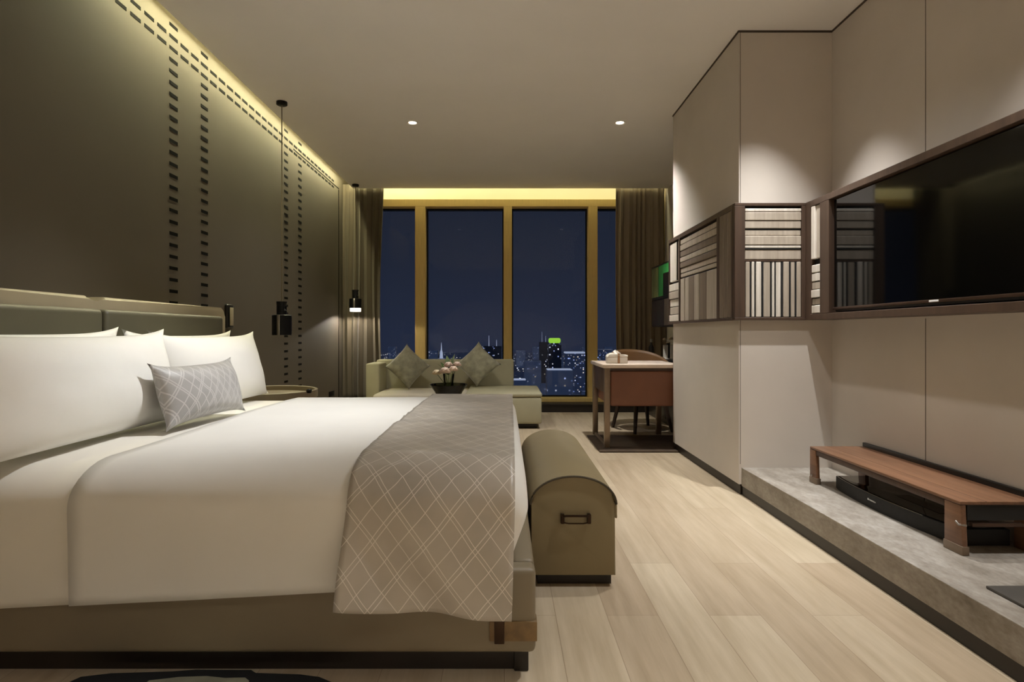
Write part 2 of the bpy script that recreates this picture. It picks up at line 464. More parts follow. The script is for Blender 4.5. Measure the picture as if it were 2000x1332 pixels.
# duvet, sheet and runner: cloth laid over the mattress, hanging down both long sides
def cloth_path(yn, yf, zt, hn, hf, ry, rz, inset=0.0, n_side=10, n_arc=9, n_top=26, crown=.012):
    yn += inset; yf -= inset; zt -= inset
    pts = []
    for k in range(n_side): pts.append((yn, hn + (zt - rz - hn) * k / n_side))
    for k in range(n_arc):
        a = k / n_arc * PI / 2; pts.append((yn + ry * (1 - math.cos(a)), zt - rz + rz * math.sin(a)))
    for k in range(n_top + 1):
        t = k / n_top; pts.append((yn + ry + (yf - yn - 2 * ry) * t, zt + crown * math.sin(PI * t)))
    for k in range(1, n_arc + 1):
        a = k / n_arc * PI / 2; pts.append((yf - ry * (1 - math.cos(PI / 2 - a)), zt - rz + rz * math.sin(PI / 2 - a)))
    for k in range(1, n_side + 1): pts.append((yf, zt - rz + (hf - zt + rz) * k / n_side))
    return pts

def drape(name, xs, pathfn, mat, uv=False, wr=0.004, close_end=False, seed=0.0, xfn=None):
    bm = BM(); rows = []
    uvl = bm.loops.layers.uv.verify() if uv else None
    coordsv = []
    for i, x in enumerate(xs):
        P = pathfn(i, x); row = []; cv = []; s = 0
        for j, (y, z) in enumerate(P):
            if j: s += math.hypot(y - P[j - 1][0], z - P[j - 1][1])
            n = noise.noise(Vector((x * 2.2 + seed, y * 2.2, z * 2.2))) * wr + noise.noise(Vector((x * 7 + seed, y * 5, z * 5))) * wr * .35
            t = j / (len(P) - 1)
            up = Vector((0, 0, 1)) if .25 < t < .75 else Vector((0, -1 if t < .5 else 1, 0))
            xx = x if xfn is None else xfn(x, y, z, s)
            row.append(bm.verts.new(Vector((xx, y, z)) + up * n)); cv.append((xx, s))
        rows.append(row); coordsv.append(cv)
    for i in range(len(rows) - 1):
        for j in range(len(rows[0]) - 1):
            f = bm.faces.new((rows[i][j], rows[i + 1][j], rows[i + 1][j + 1], rows[i][j + 1]))
            if uv:
                for l, (a, b) in zip(f.loops, ((i, j), (i + 1, j), (i + 1, j + 1), (i, j + 1))): l[uvl].uv = coordsv[a][b]
    if close_end: bm.faces.new(rows[-1])
    bmesh.ops.recalc_face_normals(bm, faces=bm.faces)
    up = [f for f in bm.faces if abs(f.normal.z) > .9 and f.calc_center_median().z > .5]
    if up and up[0].normal.z < 0: bmesh.ops.reverse_faces(bm, faces=bm.faces)
    return bm

DY0, DY1, DZ = 1.757, 3.912, .645
def hem_n(x): return .279 + (x + .5) * .054
# bed sheet at the head end
xs = [-1.89 + k * (.645 / 12) for k in range(13)]
o = obj('bed_sheet', drape('bed_sheet', xs, lambda i, x: cloth_path(DY0 + .021, DY1 - .021, DZ - .022, hem_n(x) - .004, .25, .19, .12), 'sheet', wr=.002), 'sheet', angle=180)
tag(solidify(o, .006), 'white bottom sheet showing between the pillows and the folded duvet edge', 'sheet')
# duvet
xs = [-1.285 + k * (1.265 / 26) for k in range(27)]
R = .085
th = [k / 8 * PI / 2 for k in range(1, 9)]
xs_all = xs + [-.02 + R * math.sin(a) for a in th]
ins = [0] * len(xs) + [R * (1 - math.cos(a)) for a in th]
def duv(i, x):
    t = min(1, max(0, (x + .14) / .10)); hem = hem_n(x) * (1 - t) + .355 * t
    return cloth_path(DY0, DY1, DZ, hem, .25 * (1 - t) + .355 * t, .2, .125, ins[i])
def duv_x(x, y, z, s):
    if x > -.02:
        k = (x + .02) / R
        return x - k * .045 * max(0, min(1, (.50 - z) / .15)) + k * .01 * math.exp(-((z - .5) / .1) ** 2)
    if x < -1.2: return x + .012 * math.sin(y * 3.0) + .02 * max(0, .5 - z) * 1.0
    return x
o = obj('duvet', drape('duvet', xs_all, duv, 'linen', wr=.0045, close_end=True, seed=3, xfn=duv_x), 'linen', angle=180)
tag(solidify(o, .014), 'smooth white duvet covering most of the bed and hanging over its side', 'duvet')
# runner
xs = [k / 30 for k in range(31)]
def run_path(i, t):
    hem = .252 - .040 * t
    return cloth_path(DY0 - .014, DY1 + .012, DZ + .012, hem, .3, .2, .125, 0, n_side=22, n_arc=12, n_top=44)
def run_x(t, y, z, s):
    d = max(0, .55 - z)
    xl = -.462 - .10 * max(0, d - .1) if y < 2.5 else -.452
    xl = -.462 - d * .085 if y < 2.5 else -.452
    xr = .032 + (y - 1.8) * .010 - d * .03
    return xl + (xr - xl) * t
bm = drape('bed_runner', xs, run_path, 'runner', uv=True, wr=.0, seed=9, xfn=run_x)
for v in bm.verts:
    x, y, z = v.co
    if y < 1.9 and z < .6:      # slanting soft folds on the hanging part
        d = (.6 - z)
        ph = (x + .5) * 1.0 + (z - .2) * 0.75
        v.co.y -= .026 * d / .4 * math.sin(ph * 15) * (1.5 - 1.3 * (x + .5) / .5) + .016 * d * math.sin(ph * 31 + 1)
        v.co.y -= .03 * min(1, d / .25)
    elif z > .6:                # fine cross creases on the flat part
        v.co.z += .006 * noise.noise(Vector((x * 2.6, y * 13, 1.7))) + .004 * noise.noise(Vector((x * 5, y * 30, 5.1))) + .004
o = obj('bed_runner', bm, 'runner', angle=180)
tag(solidify(o, .005), 'silvery grey bed runner with a pale lozenge pattern across the bed foot', 'bed runner')

# pillows
def pillow_bm(w, h, t, mat4, pinch=.05, horn=.02, nu=36, nv=26, wr=.006, seed=0, flat=False):
    bm = BM(); uvl = bm.loops.layers.uv.verify()
    def P(u, v, side):
        x = w / 2 * u * (1 - pinch * (1 - v * v)); y = h / 2 * v * (1 - (pinch if v > 0 or not flat else .1 * pinch) * (1 - u * u))
        k = (max(0, 1 - abs(u) ** 2.6) ** .62) * (max(0, 1 - abs(v) ** 2.6) ** .62)
        z = side * (t / 2 * k)
        z += wr * noise.noise(Vector((u * 2.5 + seed, v * 2.5, side * 1.3))) * k
        z += wr * .5 * noise.noise(Vector((u * 7 + seed, v * 3, side * 2.3))) * k
        c = (abs(u) * abs(v)) ** 6
        hk = horn if v > 0 or not flat else .15 * horn
        x += horn * c * (1 if u > 0 else -1); y += hk * c * (1 if v > 0 else -1)
        return mat4 @ Vector((x, y, z))
    for side in (1, -1):
        vs = [[bm.verts.new(P(-1 + 2 * i / nu, -1 + 2 * j / nv, side)) for j in range(nv + 1)] for i in range(nu + 1)]
        for i in range(nu):
            for j in range(nv):
                q = (vs[i][j], vs[i + 1][j], vs[i + 1][j + 1], vs[i][j + 1]) if side > 0 else (vs[i][j], vs[i][j + 1], vs[i + 1][j + 1], vs[i + 1][j])
                idx = ((i, j), (i + 1, j), (i + 1, j + 1), (i, j + 1)) if side > 0 else ((i, j), (i, j + 1), (i + 1, j + 1), (i + 1, j))
                f = bm.faces.new(q)
                for l, (a, b) in zip(f.loops, idx): l[uvl].uv = (w * a / nu, h * b / nv)
    bmesh.ops.remove_doubles(bm, verts=bm.verts, dist=1e-5)
    return bm

def basis(center, wx, up, roll=0.0):
    wx = Vector(wx).normalized(); up = Vector(up).normalized(); n = wx.cross(up).normalized(); up = n.cross(wx)
    m = Matrix((wx, up, n)).transposed().to_4x4(); m.translation = Vector(center)
    return m @ Matrix.Rotation(roll, 4, 'Z')

def leaning(xb, yc, zb, h, lean, yaw=0.0):
    a = math.radians(lean); up = Vector((-math.sin(a), 0, math.cos(a)))
    R = Matrix.Rotation(yaw, 3, 'Z'); up = R @ up; wx = R @ Vector((0, 1, 0))
    return basis(Vector((xb, yc, zb)) + up * h / 2, wx, up)

for (nm, xb, y0, y1, zb, h, t, lean, lab, sd) in (
        ('pillow', -1.80, 1.72, 2.80, .662, .388, .11, 5, 'white pillow mostly hidden behind the big front pillow nearer the camera', 1),
        ('pillow', -1.80, 2.875, 3.955, .662, .378, .11, 5, 'white pillow peeping out behind the front pillow beside the nightstand', 2),
        ('pillow', -1.56, 2.79, 3.90, .653, .391, .21, 14, 'white front pillow on the nightstand side of the bed', 4),
        ('pillow', -1.535, 1.66, 2.83, .653, .399, .22, 14, 'large white front pillow nearer the camera, behind the grey cushion', 3)):
    o = obj(nm, pillow_bm(y1 - y0, h, t, leaning(xb, (y0 + y1) / 2, zb, h, lean), .045, .028, seed=sd * 11, flat=True), 'linen', angle=180)
    tag(o, lab, 'pillow', 'white pillows against the headboard')
o = obj('lumbar_cushion', pillow_bm(.62, .25, .18, leaning(-1.35, 2.72, .665, .25, 16, math.radians(-3)), .05, .02, seed=70), 'cushion', angle=180)
tag(o, 'small silver grey lozenge patterned cushion leaning on the white pillows', 'cushion')

# ------------------------------------------------------------------ trunk bench at the bed foot
tx0, tx1, ty0, ty1, tzb, tzs, tzt = .108, .458, 2.44, 3.60, .05, .345, .458
trunk = thing('trunk_bench', 'olive leather trunk with a rounded lid at the foot of the bed', 'trunk', ((tx0 + tx1) / 2, (ty0 + ty1) / 2, 0))
def arch(g=0.0, n=24):
    cx, rx = (tx0 + tx1) / 2, (tx1 - tx0) / 2 + g
    return [(cx + rx * math.cos(a), tzs + (tzt - tzs + g) * math.sin(a)) for a in [k / n * PI for k in range(n + 1)]]
obj('body', prism(BM(), [(tx0, tzb), (tx1, tzb)] + arch(-.004), 'y', ty0, ty1, .006, 0, 3), 'trunk', trunk)
out = arch(.004); inn = arch(-.003)
lid = obj('lid', prism(BM(), out + inn[::-1], 'y', ty0 - .008, ty1 + .004, .002), 'trunk', trunk)
bm = tube(BM(), [(p[0], ty0 - .009, p[1]) for p in arch(.001)], .0045, 8)
pp = obj('piping', bm, 'piping', lid); pp['label'] = 'dark piping along the lid edge'
obj('lip', box(tx1 - .003, tx1 + .006, ty0 + .0, ty1 - .01, tzs - .06, tzs + .005, .003), 'trunk', lid)
obj('base', box(tx0 + .03, tx1 - .012, ty0 + .04, ty1 - .04, 0, tzb, 0), 'plinth', trunk)
hz0 = .287; hx0, hx1 = .232, .352
bm = tube(BM(), [(hx0 + .008, ty0 - .022, hz0 + .012), (hx0 + .02, ty0 - .026, hz0 + .015), (hx1 - .02, ty0 - .026, hz0 + .015), (hx1 - .008, ty0 - .022, hz0 + .012)], .005, 8)
tube(bm, [(hx0 + .012, ty0 - .02, hz0 - .014), (hx0 + .03, ty0 - .021, hz0 - .017), (hx1 - .03, ty0 - .021, hz0 - .017), (hx1 - .012, ty0 - .02, hz0 - .014)], .003, 8)
hd = obj('handle', bm, 'bronze', trunk); hd['label'] = 'bronze pull handle'
for x in (hx0 + .006, hx1 - .006):
    bm = box(x - .008, x + .008, ty0 - .022, ty0 + .002, hz0 - .02, hz0 + .02, .004)
    obj('post', bm, 'bronze', hd)

# ------------------------------------------------------------------ bedside rug
pts = [(-1.28, 1.795), (-1.2, 1.812), (-1.02, 1.822), (-.95, 1.832), (-.78, 1.832), (-.76, 1.812), (-.62, 1.806), (-.56, 1.795), (-.50, 1.76), (-.46, 1.5), (-.62, 1.2), (-1.0, 1.1), (-1.32, 1.25), (-1.42, 1.55)]
rug = obj('bedside_rug', prism(BM(), pts, 'z', 0.0005, .008, .002), mottled('charcoal_rug', (30, 32, 34), .95, .1, 8, 400, .3), angle=40)
tag(rug, 'charcoal rug with a pale patch on the floor along the bed side', 'rug')
pts = [(-1.06, 1.772), (-.98, 1.79), (-.90, 1.795), (-.84, 1.785), (-.78, 1.787), (-.76, 1.77), (-.76, 1.6), (-.9, 1.5), (-1.1, 1.6)]
obj('pale_patch', prism(BM(), pts, 'z', .008, .0095), mottled('pale_rug_pile', (150, 150, 132), .95, .1, 8, 400, .3), rug)['label'] = 'pale grey patch in the rug'

# ------------------------------------------------------------------ nightstand, reading light, socket
ns = thing('nightstand', 'round nightstand with a raised rim on the far side of the bed', 'nightstand', (-1.80, 4.5, 0))
c = (-1.80, 4.5, 0)
obj('drum', lathe(BM(), [(0, .0), (.32, .0), (.34, .02), (.35, .5), (.34, .55), (0, .55)], c, 40), 'walnut_dark', ns)
obj('top', lathe(BM(), [(0, .55), (.36, .55), (.37, .56), (.37, .616), (.36, .62), (.348, .616), (.346, .582), (0, .58)], c, 48), 'bed_leather', ns)
kb = obj('knob', lathe(BM(), [(0, 0), (.016, 0), (.02, .01), (.02, .022), (.012, .03), (0, .03)], (-1.44, 4.38, .605), 16), 'dark_metal', ns)
rl = thing('reading_light', 'slim dark wall bracket with a pale upright insert beside the headboard', 'wall light', (XL, 4.72, 1.09))
bm = box(XL, XL + .028, 4.665, 4.775, 1.085, 1.275, .012, seg=3)
obj('bracket', bm, 'art_black', rl)
obj('insert', box(XL + .024, XL + .034, 4.70, 4.755, 1.105, 1.25, .004), 'head_band', rl)
sk = thing('wall_socket', 'small dark socket low on the patterned wall before the curtain', 'socket', (XL, 7.55, .25))
bm = box(XL, XL + .012, 7.44, 7.66, .24, .31, .004); obj('plate', bm, 'dark_metal', sk)
for y in (7.5, 7.6):
    obj('outlet', lathe(BM(), [(0, 0), (.02, 0), (.02, .004), (0, .004)], (0, 0, 0), 16), 'recess', sk).matrix_local = Matrix.Translation((.013, y - 7.55, .025)) @ Matrix.Rotation(PI / 2, 4, 'Y')

# ------------------------------------------------------------------ pendant lamps
def pendant(x, y, zb, lit, label, k=1.0):
    p = thing('pendant_lamp', label, 'pendant lamp', (x, y, zb), 'slim black pendant lamps')
    z0 = zb
    if lit: 
        d = obj('diffuser', lathe(BM(), [(0, 0), (.066 * k, 0), (.07 * k, .006), (.07 * k, .045), (0, .045)], (x, y, z0), 32), 'lamp_on', p)
        d['label'] = 'glowing white diffuser'
        z0 += .045
    hb = .165 * k if not lit else .12
    prof = [(0, .004), (.06 * k, .004), (.066 * k, 0), (.08 * k, 0), (.08 * k, hb), (.07 * k, hb + .006), (.038 * k, hb + .008), (0, hb + .008)]
    sh = obj('shade', lathe(BM(), prof, (x, y, z0), 40), 'dark_metal', p)
    bm = box(x - .012 * k, x + .012 * k, y - .083 * k, y - .074 * k, z0, z0 + hb + .004, .003)
    obj('strip', bm, 'steel', sh)
    z1 = z0 + hb + .008
    # neck with a bite cut out on one side
    bm = BM(); prof = []
    n = 32
    b2 = bmesh.new(); rings = []
    for zz in (0, .03, .05, .065, .08, .11):
        ring = []
        for i in range(n):
            a = 2 * PI * i / n; r = .042 * k
            if .03 < zz < .1 and abs(((a - PI * .0 + PI) % (2 * PI)) - PI) < .7: r *= .55 if zz in (.05, .065) else .8
            if zz == .11: r *= 1.08
            ring.append(b2.verts.new((x + r * math.cos(a), y + r * math.sin(a), z1 + zz * k)))
        rings.append(ring)
    for a, b in zip(rings, rings[1:]):
        for i in range(n): b2.faces.new((a[i], a[(i + 1) % n], b[(i + 1) % n], b[i]))
    b2.faces.new(rings[0]); b2.faces.new(rings[-1]); bmesh.ops.recalc_face_normals(b2, faces=b2.faces)
    merge(bm, b2); obj('neck', bm, 'dark_metal', p)
    obj('cord', tube(BM(), [(x, y, z1 + .1 * k), (x, y, H - .02)], .0045, 8), mottled('bronze_cord', (96, 84, 62), .6, .05, 20, 100, 0), p)
    obj('ceiling_rose', lathe(BM(), [(0, H - .03), (.035, H - .03), (.045, H - .024), (.045, H), (0, H)], (x, y, 0), 32), 'dark_metal', p)
    if not lit:
        obj('lens', lathe(BM(), [(0, -.001), (.058 * k, -.001), (.058 * k, .003), (0, .003)], (x, y, zb), 32), 'bulb_lens', p)
    return p
pendant(-1.88, 5.02, 1.03, False, 'larger black pendant lamp hanging over the round nightstand, seen unlit')
pendant(-1.955, 7.8, 1.33, True, 'smaller black pendant lamp with a glowing white lens by the curtain')

# ------------------------------------------------------------------ downlights
for (x, y, lab) in ((-.85, 5.50, 'recessed ceiling downlight on the bed side of the ceiling'), (1.07, 5.50, 'recessed ceiling downlight on the desk side of the ceiling')):
    d = thing('downlight', lab, 'downlight', (x, y, H - .006), 'recessed ceiling downlights')
    obj('ring', lathe(BM(), [(.036, 0), (.048, -.004), (.052, .0), (.052, .006), (.034, .006), (.036, 0)], (x, y, H - .006), 32), 'white_ceramic', d)
    obj('lens', lathe(BM(), [(0, 0), (.034, 0), (.034, .004), (0, .004)], (x, y, H - .006), 32), 'lamp_spot', d)

# ------------------------------------------------------------------ curtains
def curtain(name, x0, x1, y, z0, z1, folds, amp, mat, lab, seed):
    rnd = random.Random(seed)
    nu, nv = folds * 14, 26
    ph = [rnd.uniform(-.5, .5) for _ in range(folds + 2)]; am = [rnd.uniform(.6, 1.25) for _ in range(folds + 2)]
    def fn(u, v):
        t = folds * min(1, max(0, u + .045 * math.sin(2 * PI * u * 1.6 + seed) * math.sin(PI * u))); k = min(folds, int(t)); f = t - k
        a = am[k] * (1 - f) + am[k + 1] * f; p = ph[k] * (1 - f) + ph[k + 1] * f
        z = z0 + (z1 - z0) * v
        fl = .75 + .25 * math.cos(v * 2.4)
        yy = y + amp * a * math.sin(2 * PI * t + p) * fl + .012 * math.sin(v * 5 + u * 9)
        xx = x0 + (x1 - x0) * u + .012 * math.sin(2 * PI * t * 2 + p * 3) + .01 * math.sin(v * 4 + seed + u * 6)
        # gathered waist: the free edge drifts
        xx += (.018 * math.sin(v * PI * 1.3 + seed)) * u
        return Vector((min(max(xx, XL + .005), XR - .005), yy, z))
    bm = BM(); grid(bm, nu, nv, fn)
    o = obj(name, bm, mat, angle=180); solidify(o, .004, 0)
    return tag(o, lab, 'curtain')
curtain('curtain', -2.195, -1.645, 8.08, .108, 3.07, 6, .052, 'curtain', 'gathered olive brown curtain behind the small lit pendant lamp', 3)
curtain('curtain', 1.53, 2.195, 8.08, .108, 3.07, 8, .044, 'curtain_dark', 'gathered dark brown curtain behind the writing desk', 8)

# ------------------------------------------------------------------ sofa, ottoman, cushions
sofa = thing('sofa', 'low olive banquette sofa standing along the window', 'sofa', (-.75, 7.1, 0))
obj('backrest', box(-1.6, .118, 7.42, 7.62, .12, .715, .02, seg=3), 'sofa', sofa)
obj('armrest', box(-1.63, -1.47, 6.98, 7.415, .12, .69, .02, seg=3), 'sofa', sofa)
obj('seat', box(-1.465, -.43, 6.6, 7.415, .13, .365, .03, seg=3), 'seat', sofa)
obj('base', box(-1.5, -.45, 6.7, 7.5, 0, .12, .005), 'plinth', sofa)
obj('base', box(-.4, .05, 7.45, 7.58, 0, .12, .005), 'plinth', sofa)
ott = thing('ottoman', 'square olive upholstered ottoman in front of the night window', 'ottoman', (0, 6.95, 0))
obj('body', box(-.42, .408, 6.48, 7.40, .055, .345, .02, seg=3), 'sofa', ott)
obj('top', box(-.425, .413, 6.475, 7.405, .345, .395, .018, seg=3), 'sofa', ott)
obj('base', box(-.3, .36, 6.55, 7.3, 0, .055, .004), 'plinth', ott)
def diamond(cx, cy, zb, d, lean, yaw, lab, sd):
    s = d / math.sqrt(2); a = math.radians(lean)
    up = Vector((0, math.sin(a), math.cos(a))); wx = Vector((math.cos(yaw), math.sin(yaw), 0))
    m = basis(Vector((cx, cy, zb)) + up * d / 2, wx, up, PI / 4)
    o = obj('throw_cushion', pillow_bm(s, s, .15, m, .04, .012, 24, 24, .012, sd), 'velvet', angle=180)
    tag(o, lab, 'cushion', 'olive velvet cushions on the sofa')
diamond(-1.165, 7.11, .388, .53, 14, .35, 'olive velvet cushion standing on its corner by the sofa arm', 5)
diamond(-.32, 7.11, .415, .53, 14, -.12, 'olive velvet cushion standing on its corner behind the ottoman', 9)

# side table and flowers
tcx, tcy = -.59, 6.3
tb = thing('side_table', 'small dark smoked glass table with a wide bowl shaped top', 'side table', (tcx, tcy, 0))
obj('pedestal', lathe(BM(), [(0, 0), (.17, 0), (.17, .015), (.05, .03), (.04, .34), (.1, .38), (0, .38)], (tcx, tcy, 0), 40), 'dark_metal', tb)
obj('bowl', lathe(BM(), [(0, .38), (.125, .38), (.15, .43), (.195, .492), (.2, .5), (.196, .506), (.186, .50), (.142, .435), (.118, .395), (0, .395)], (tcx, tcy, 0), 48), 'smoked', tb)
fl = thing('flower_vase', 'glass vase of pale pink roses on the dark glass table', 'vase of flowers', (tcx, tcy, .396))
obj('vase', lathe(BM(), [(0, 0), (.05, 0), (.055, .01), (.05, .12), (.062, .22), (.058, .22), (.046, .12), (.048, .014), (0, .012)], (tcx, tcy, .397), 32), 'clear', fl)
def rose(c, r, seed):
    rnd = random.Random(seed); bm = BM()
    lathe(bm, [(0, -.6 * r), (.5 * r, -.45 * r), (.72 * r, 0), (.5 * r, .35 * r), (0, .42 * r)], c, 16)
    for ring, (rr, n, tilt) in enumerate(((.55, 4, .25), (.8, 5, .6), (1.0, 6, .95))):
        for k in range(n):
            a = 2 * PI * k / n + ring * .5 + rnd.uniform(-.15, .15)
            b2 = bmesh.new()
            def fn(u, v, a=a, rr=rr, tilt=tilt):
                w = (u - .5) * 1.9 * rr * r * (math.sin(PI * min(1, .18 + .8 * v)) ** .6)
                d = rr * r * (.35 + .65 * v ** .8) ; h = (-.55 + (1.05 - tilt * .45) * v) * r - .12 * r * (2 * (u - .5)) ** 2
                d -= .35 * r * (2 * (u - .5)) ** 2 * .6
                return Vector((c[0] + d * math.cos(a) - w * math.sin(a), c[1] + d * math.sin(a) + w * math.cos(a), c[2] + h))
            grid(b2, 6, 5, fn); merge(bm, b2)
    return bm
for (dx, dy, dz, r, m, s) in ((-.03, -.08, .27, .058, 'petal', 1), (.055, -.06, .285, .05, 'petal', 2), (.0, .0, .325, .052, 'petal', 3), (.09, .0, .33, .045, 'petal', 4), (-.12, -.03, .245, .05, 'petal_white', 5)):
    q = obj('blossom', rose((tcx + dx, tcy + dy, .396 + dz), r, s), m, fl, angle=180)
    obj('stem', tube(BM(), [(tcx + dx, tcy + dy, .396 + dz - .5 * r), (tcx + dx * .4, tcy + dy * .4, .396 + dz * .5), (tcx, tcy, .42)], .004, 6), 'stem', q)
def leaf(bm, a, l, w, base, tilt):
    def fn(u, v):
        t = u; ww = w * math.sin(PI * min(1, .05 + .95 * t)) * (v - .5) * 2
        d = l * t * math.cos(tilt); h = l * t * math.sin(tilt) - .15 * l * t * t + .15 * abs(ww)
        return Vector((base[0] + d * math.cos(a) - ww * math.sin(a), base[1] + d * math.sin(a) + ww * math.cos(a), base[2] + h))
    grid(bm, 8, 4, fn)
for (a, l, w, t) in ((1.9, .26, .03, 1.25), (2.6, .2, .035, 1.0), (.6, .28, .03, 1.3), (-2.4, .17, .035, .5), (3.4, .2, .03, .9), (.0, .2, .03, .8)):
    bm = BM(); leaf(bm, a, l, w, (tcx, tcy, .6), t); obj('leaf', bm, 'leaf', fl, angle=180)

# ------------------------------------------------------------------ writing desk corner
drug = obj('desk_rug', box(.835, 2.19, 5.2, 6.03, .0005, .012, .004), 'rug_brown')
tag(drug, 'dark brown rug lying under the writing desk', 'rug')
dx0, dx1, dy0, dy1, dz1 = .905, 1.60, 5.36, 6.10, .765
RZ = .0125
desk = thing('writing_desk', 'writing desk with a pale top and red brown leather drawer box', 'desk', ((dx0 + dx1) / 2, (dy0 + dy1) / 2, RZ))
obj('top', box(dx0 - .018, dx1 + .01, dy0 - .02, dy1 + .01, dz1 - .034, dz1, .006), 'desk_top', desk)
obj('drawer_box', box(dx0 + .052, dx1 - .06, dy0 + .004, dy1 - .03, .385, dz1 - .06, .02, seg=3), 'desk_leather', desk)
obj('apron', box(dx0 + .01, dx0 + .05, dy0 + .055, dy1 - .055, .50, dz1 - .035, .004), 'walnut_dark', desk)
obj('rear_apron', box(dx0 + .055, dx1, dy0 + .012, dy1 - .035, dz1 - .058, dz1 - .035, 0), 'walnut_dark', desk)
for (x, y) in ((dx0, dy0), (dx0, dy1 - .052), (dx1 - .05, dy0), (dx1 - .05, dy1 - .052)):
    obj('leg', box(x, x + .05, y, y + .05, RZ, dz1 - .035, .004), 'desk_metal', desk)
obj('foot_bar', box(dx0 + .012, dx0 + .038, dy0 + .052, dy1 - .054, RZ, .04, .003), 'desk_metal', desk)
# tissue box
tcx2, tcy2, tz = 1.05, 5.56, dz1 + .0005
tis = thing('tissue_box', 'white tissue box with a tan strap on the writing desk', 'tissue box', (tcx2, tcy2, tz))
obj('box', box(tcx2 - .093, tcx2 + .093, tcy2 - .06, tcy2 + .06, tz, tz + .058, .008), 'white_ceramic', tis)
bm = BM()
prism(bm, [(tcx2 - .095, tz + .058), (tcx2 + .095, tz + .058), (tcx2 + .095, tz + .078), (tcx2 + .04, tz + .083), (tcx2 - .05, tz + .098), (tcx2 - .085, tz + .08)], 'y', tcy2 - .062, tcy2 + .062, .006)
obj('lid', bm, 'white_ceramic', tis)
b2 = BM()
def tissue(u, v):
    a = 2 * PI * u; r = .04 * (1 - v) + .012 * v; k = 1 + .35 * math.sin(3 * a + 5 * v)
    return Vector((tcx2 - .005 + r * k * math.cos(a), tcy2 + r * .6 * k * math.sin(a), tz + .085 + .035 * v + .006 * math.sin(2 * a)))
grid(b2, 24, 6, tissue); obj('tissue', b2, 'tissue', tis, angle=180)
bm = box(tcx2 + .0, tcx2 + .02, tcy2 - .066, tcy2 - .058, tz, tz + .075, .002); bx(bm, tcx2, tcx2 + .02, tcy2 - .064, tcy2 + .02, tz + .078, tz + .09, .002)
obj('strap', bm, 'tan', tis)['label'] = 'tan leather strap'
# desk chair
cx, cy = 1.48, 6.46
ch = thing('desk_chair', 'brown leather tub chair with dark splayed legs behind the writing desk', 'chair', (cx, cy, 0))
ROT = math.radians(18)
def cw(x, y, z):
    return Vector((cx + x * math.cos(ROT) - y * math.sin(ROT), cy + x * math.sin(ROT) + y * math.cos(ROT), z))
bm = BM()
def shell(u, v):
    a = (-1.15 + 2.3 * u) * PI / 2 + PI / 2           # wraps round the rear of the seat
    k = abs(2 * u - 1)
    top = .865 - .17 * k ** 2.2
    z = .42 + (top - .42) * v
    r = .27 + .035 * v
    return cw(r * math.cos(a) * 1.05, r * math.sin(a) - .02, z)
grid(bm, 40, 12, shell); bmesh.ops.recalc_face_normals(bm, faces=bm.faces)
o = obj('backrest', bm, 'chair_leather', ch, angle=180); solidify(o, .03, 0)
bm = BM()
lathe(bm, [(0, 0), (.2, 0), (.235, .02), (.24, .06), (.22, .085), (.12, .095), (0, .097)], (0, 0, .375), 36)
for v in bm.verts: v.co = cw(v.co.x, v.co.y - .03, v.co.z)
obj('seat', bm, 'chair_leather', ch, angle=60)
bm = lathe(BM(), [(0, 0), (.19, 0), (.2, .02), (0, .025)], (0, 0, .35), 24)
for v in bm.verts: v.co = cw(v.co.x, v.co.y - .03, v.co.z)
obj('seat_frame', bm, 'chair_wood', ch)
for (x, y) in ((-.16, -.19), (.16, -.19), (-.16, .15), (.16, .15)):
    on_rug = cw(x * 1.4, y * 1.4, 0).y < 6.04
    obj('leg', tube(BM(), [cw(x, y, .36), cw(x * 1.4, y * 1.4, .0125 if on_rug else 0)], [.027, .017], 12), 'chair_wood', ch)

# wall cabinet in the alcove, counter below and what stands on it
cab = thing('wall_cabinet', 'dark wall cabinet with a painted green reflection in the alcove beside the curtain', 'wall cabinet', (1.98, 6.3, 1.12))
obj('carcass', box(1.77, 2.199, 5.36, 7.08, 1.12, 1.83, .004), 'cab', cab)
f = obj('door', box(1.752, 1.77, 5.38, 7.06, 1.43, 1.82, .003), 'art_black', cab)
obj('green_reflection', box(1.746, 1.753, 6.12, 6.72, 1.46, 1.80, .002), 'green', f)['label'] = 'bright green reflection painted as a panel'
obj('olive_panel', box(1.746, 1.753, 6.76, 7.04, 1.46, 1.80, .002), 'green_olive', f)
obj('inlay', box(1.742, 1.747, 6.12, 6.52, 1.46, 1.70, .001), 'art_black', f)
obj('door', box(1.752, 1.77, 5.38, 6.52, 1.13, 1.42, .003), 'cab_panel', cab)
obj('door', box(1.752, 1.77, 6.53, 7.06, 1.13, 1.42, .003), 'cab', cab)
ctr = thing('minibar_counter', 'dark minibar counter along the alcove wall behind the column', 'counter', (1.97, 6.6, 0))
obj('body', box(1.86, 2.199, 6.08, 7.73, .0, .72, .004), 'cab', ctr)
obj('top', box(1.84, 2.199, 6.06, 7.75, .72, .745, .004), 'art_black', ctr)
for y in (6.1, 6.8): obj('door', box(1.848, 1.86, y, y + .68, .06, .70, .003), 'cab', ctr)
CZ = .7455
for (x, y, lab) in ((1.875, 6.9, 'white upright card holder nearer the curtain on the minibar counter'), (1.955, 6.9, 'white upright card holder next to the column edge on the minibar counter')):
    t = thing('card_holder', lab, 'card holder', (x, y, CZ), 'white upright holders on the minibar counter')
    obj('back_plate', box(x - .028, x + .028, y, y + .012, CZ, CZ + .165, .003), 'white_ceramic', t)
    obj('foot', box(x - .028, x + .028, y - .04, y + .04, CZ, CZ + .012, .003), 'white_ceramic', t)
bt = thing('bottle', 'dark bottle with a silver cap on the minibar counter', 'bottle', (1.88, 7.6, CZ))
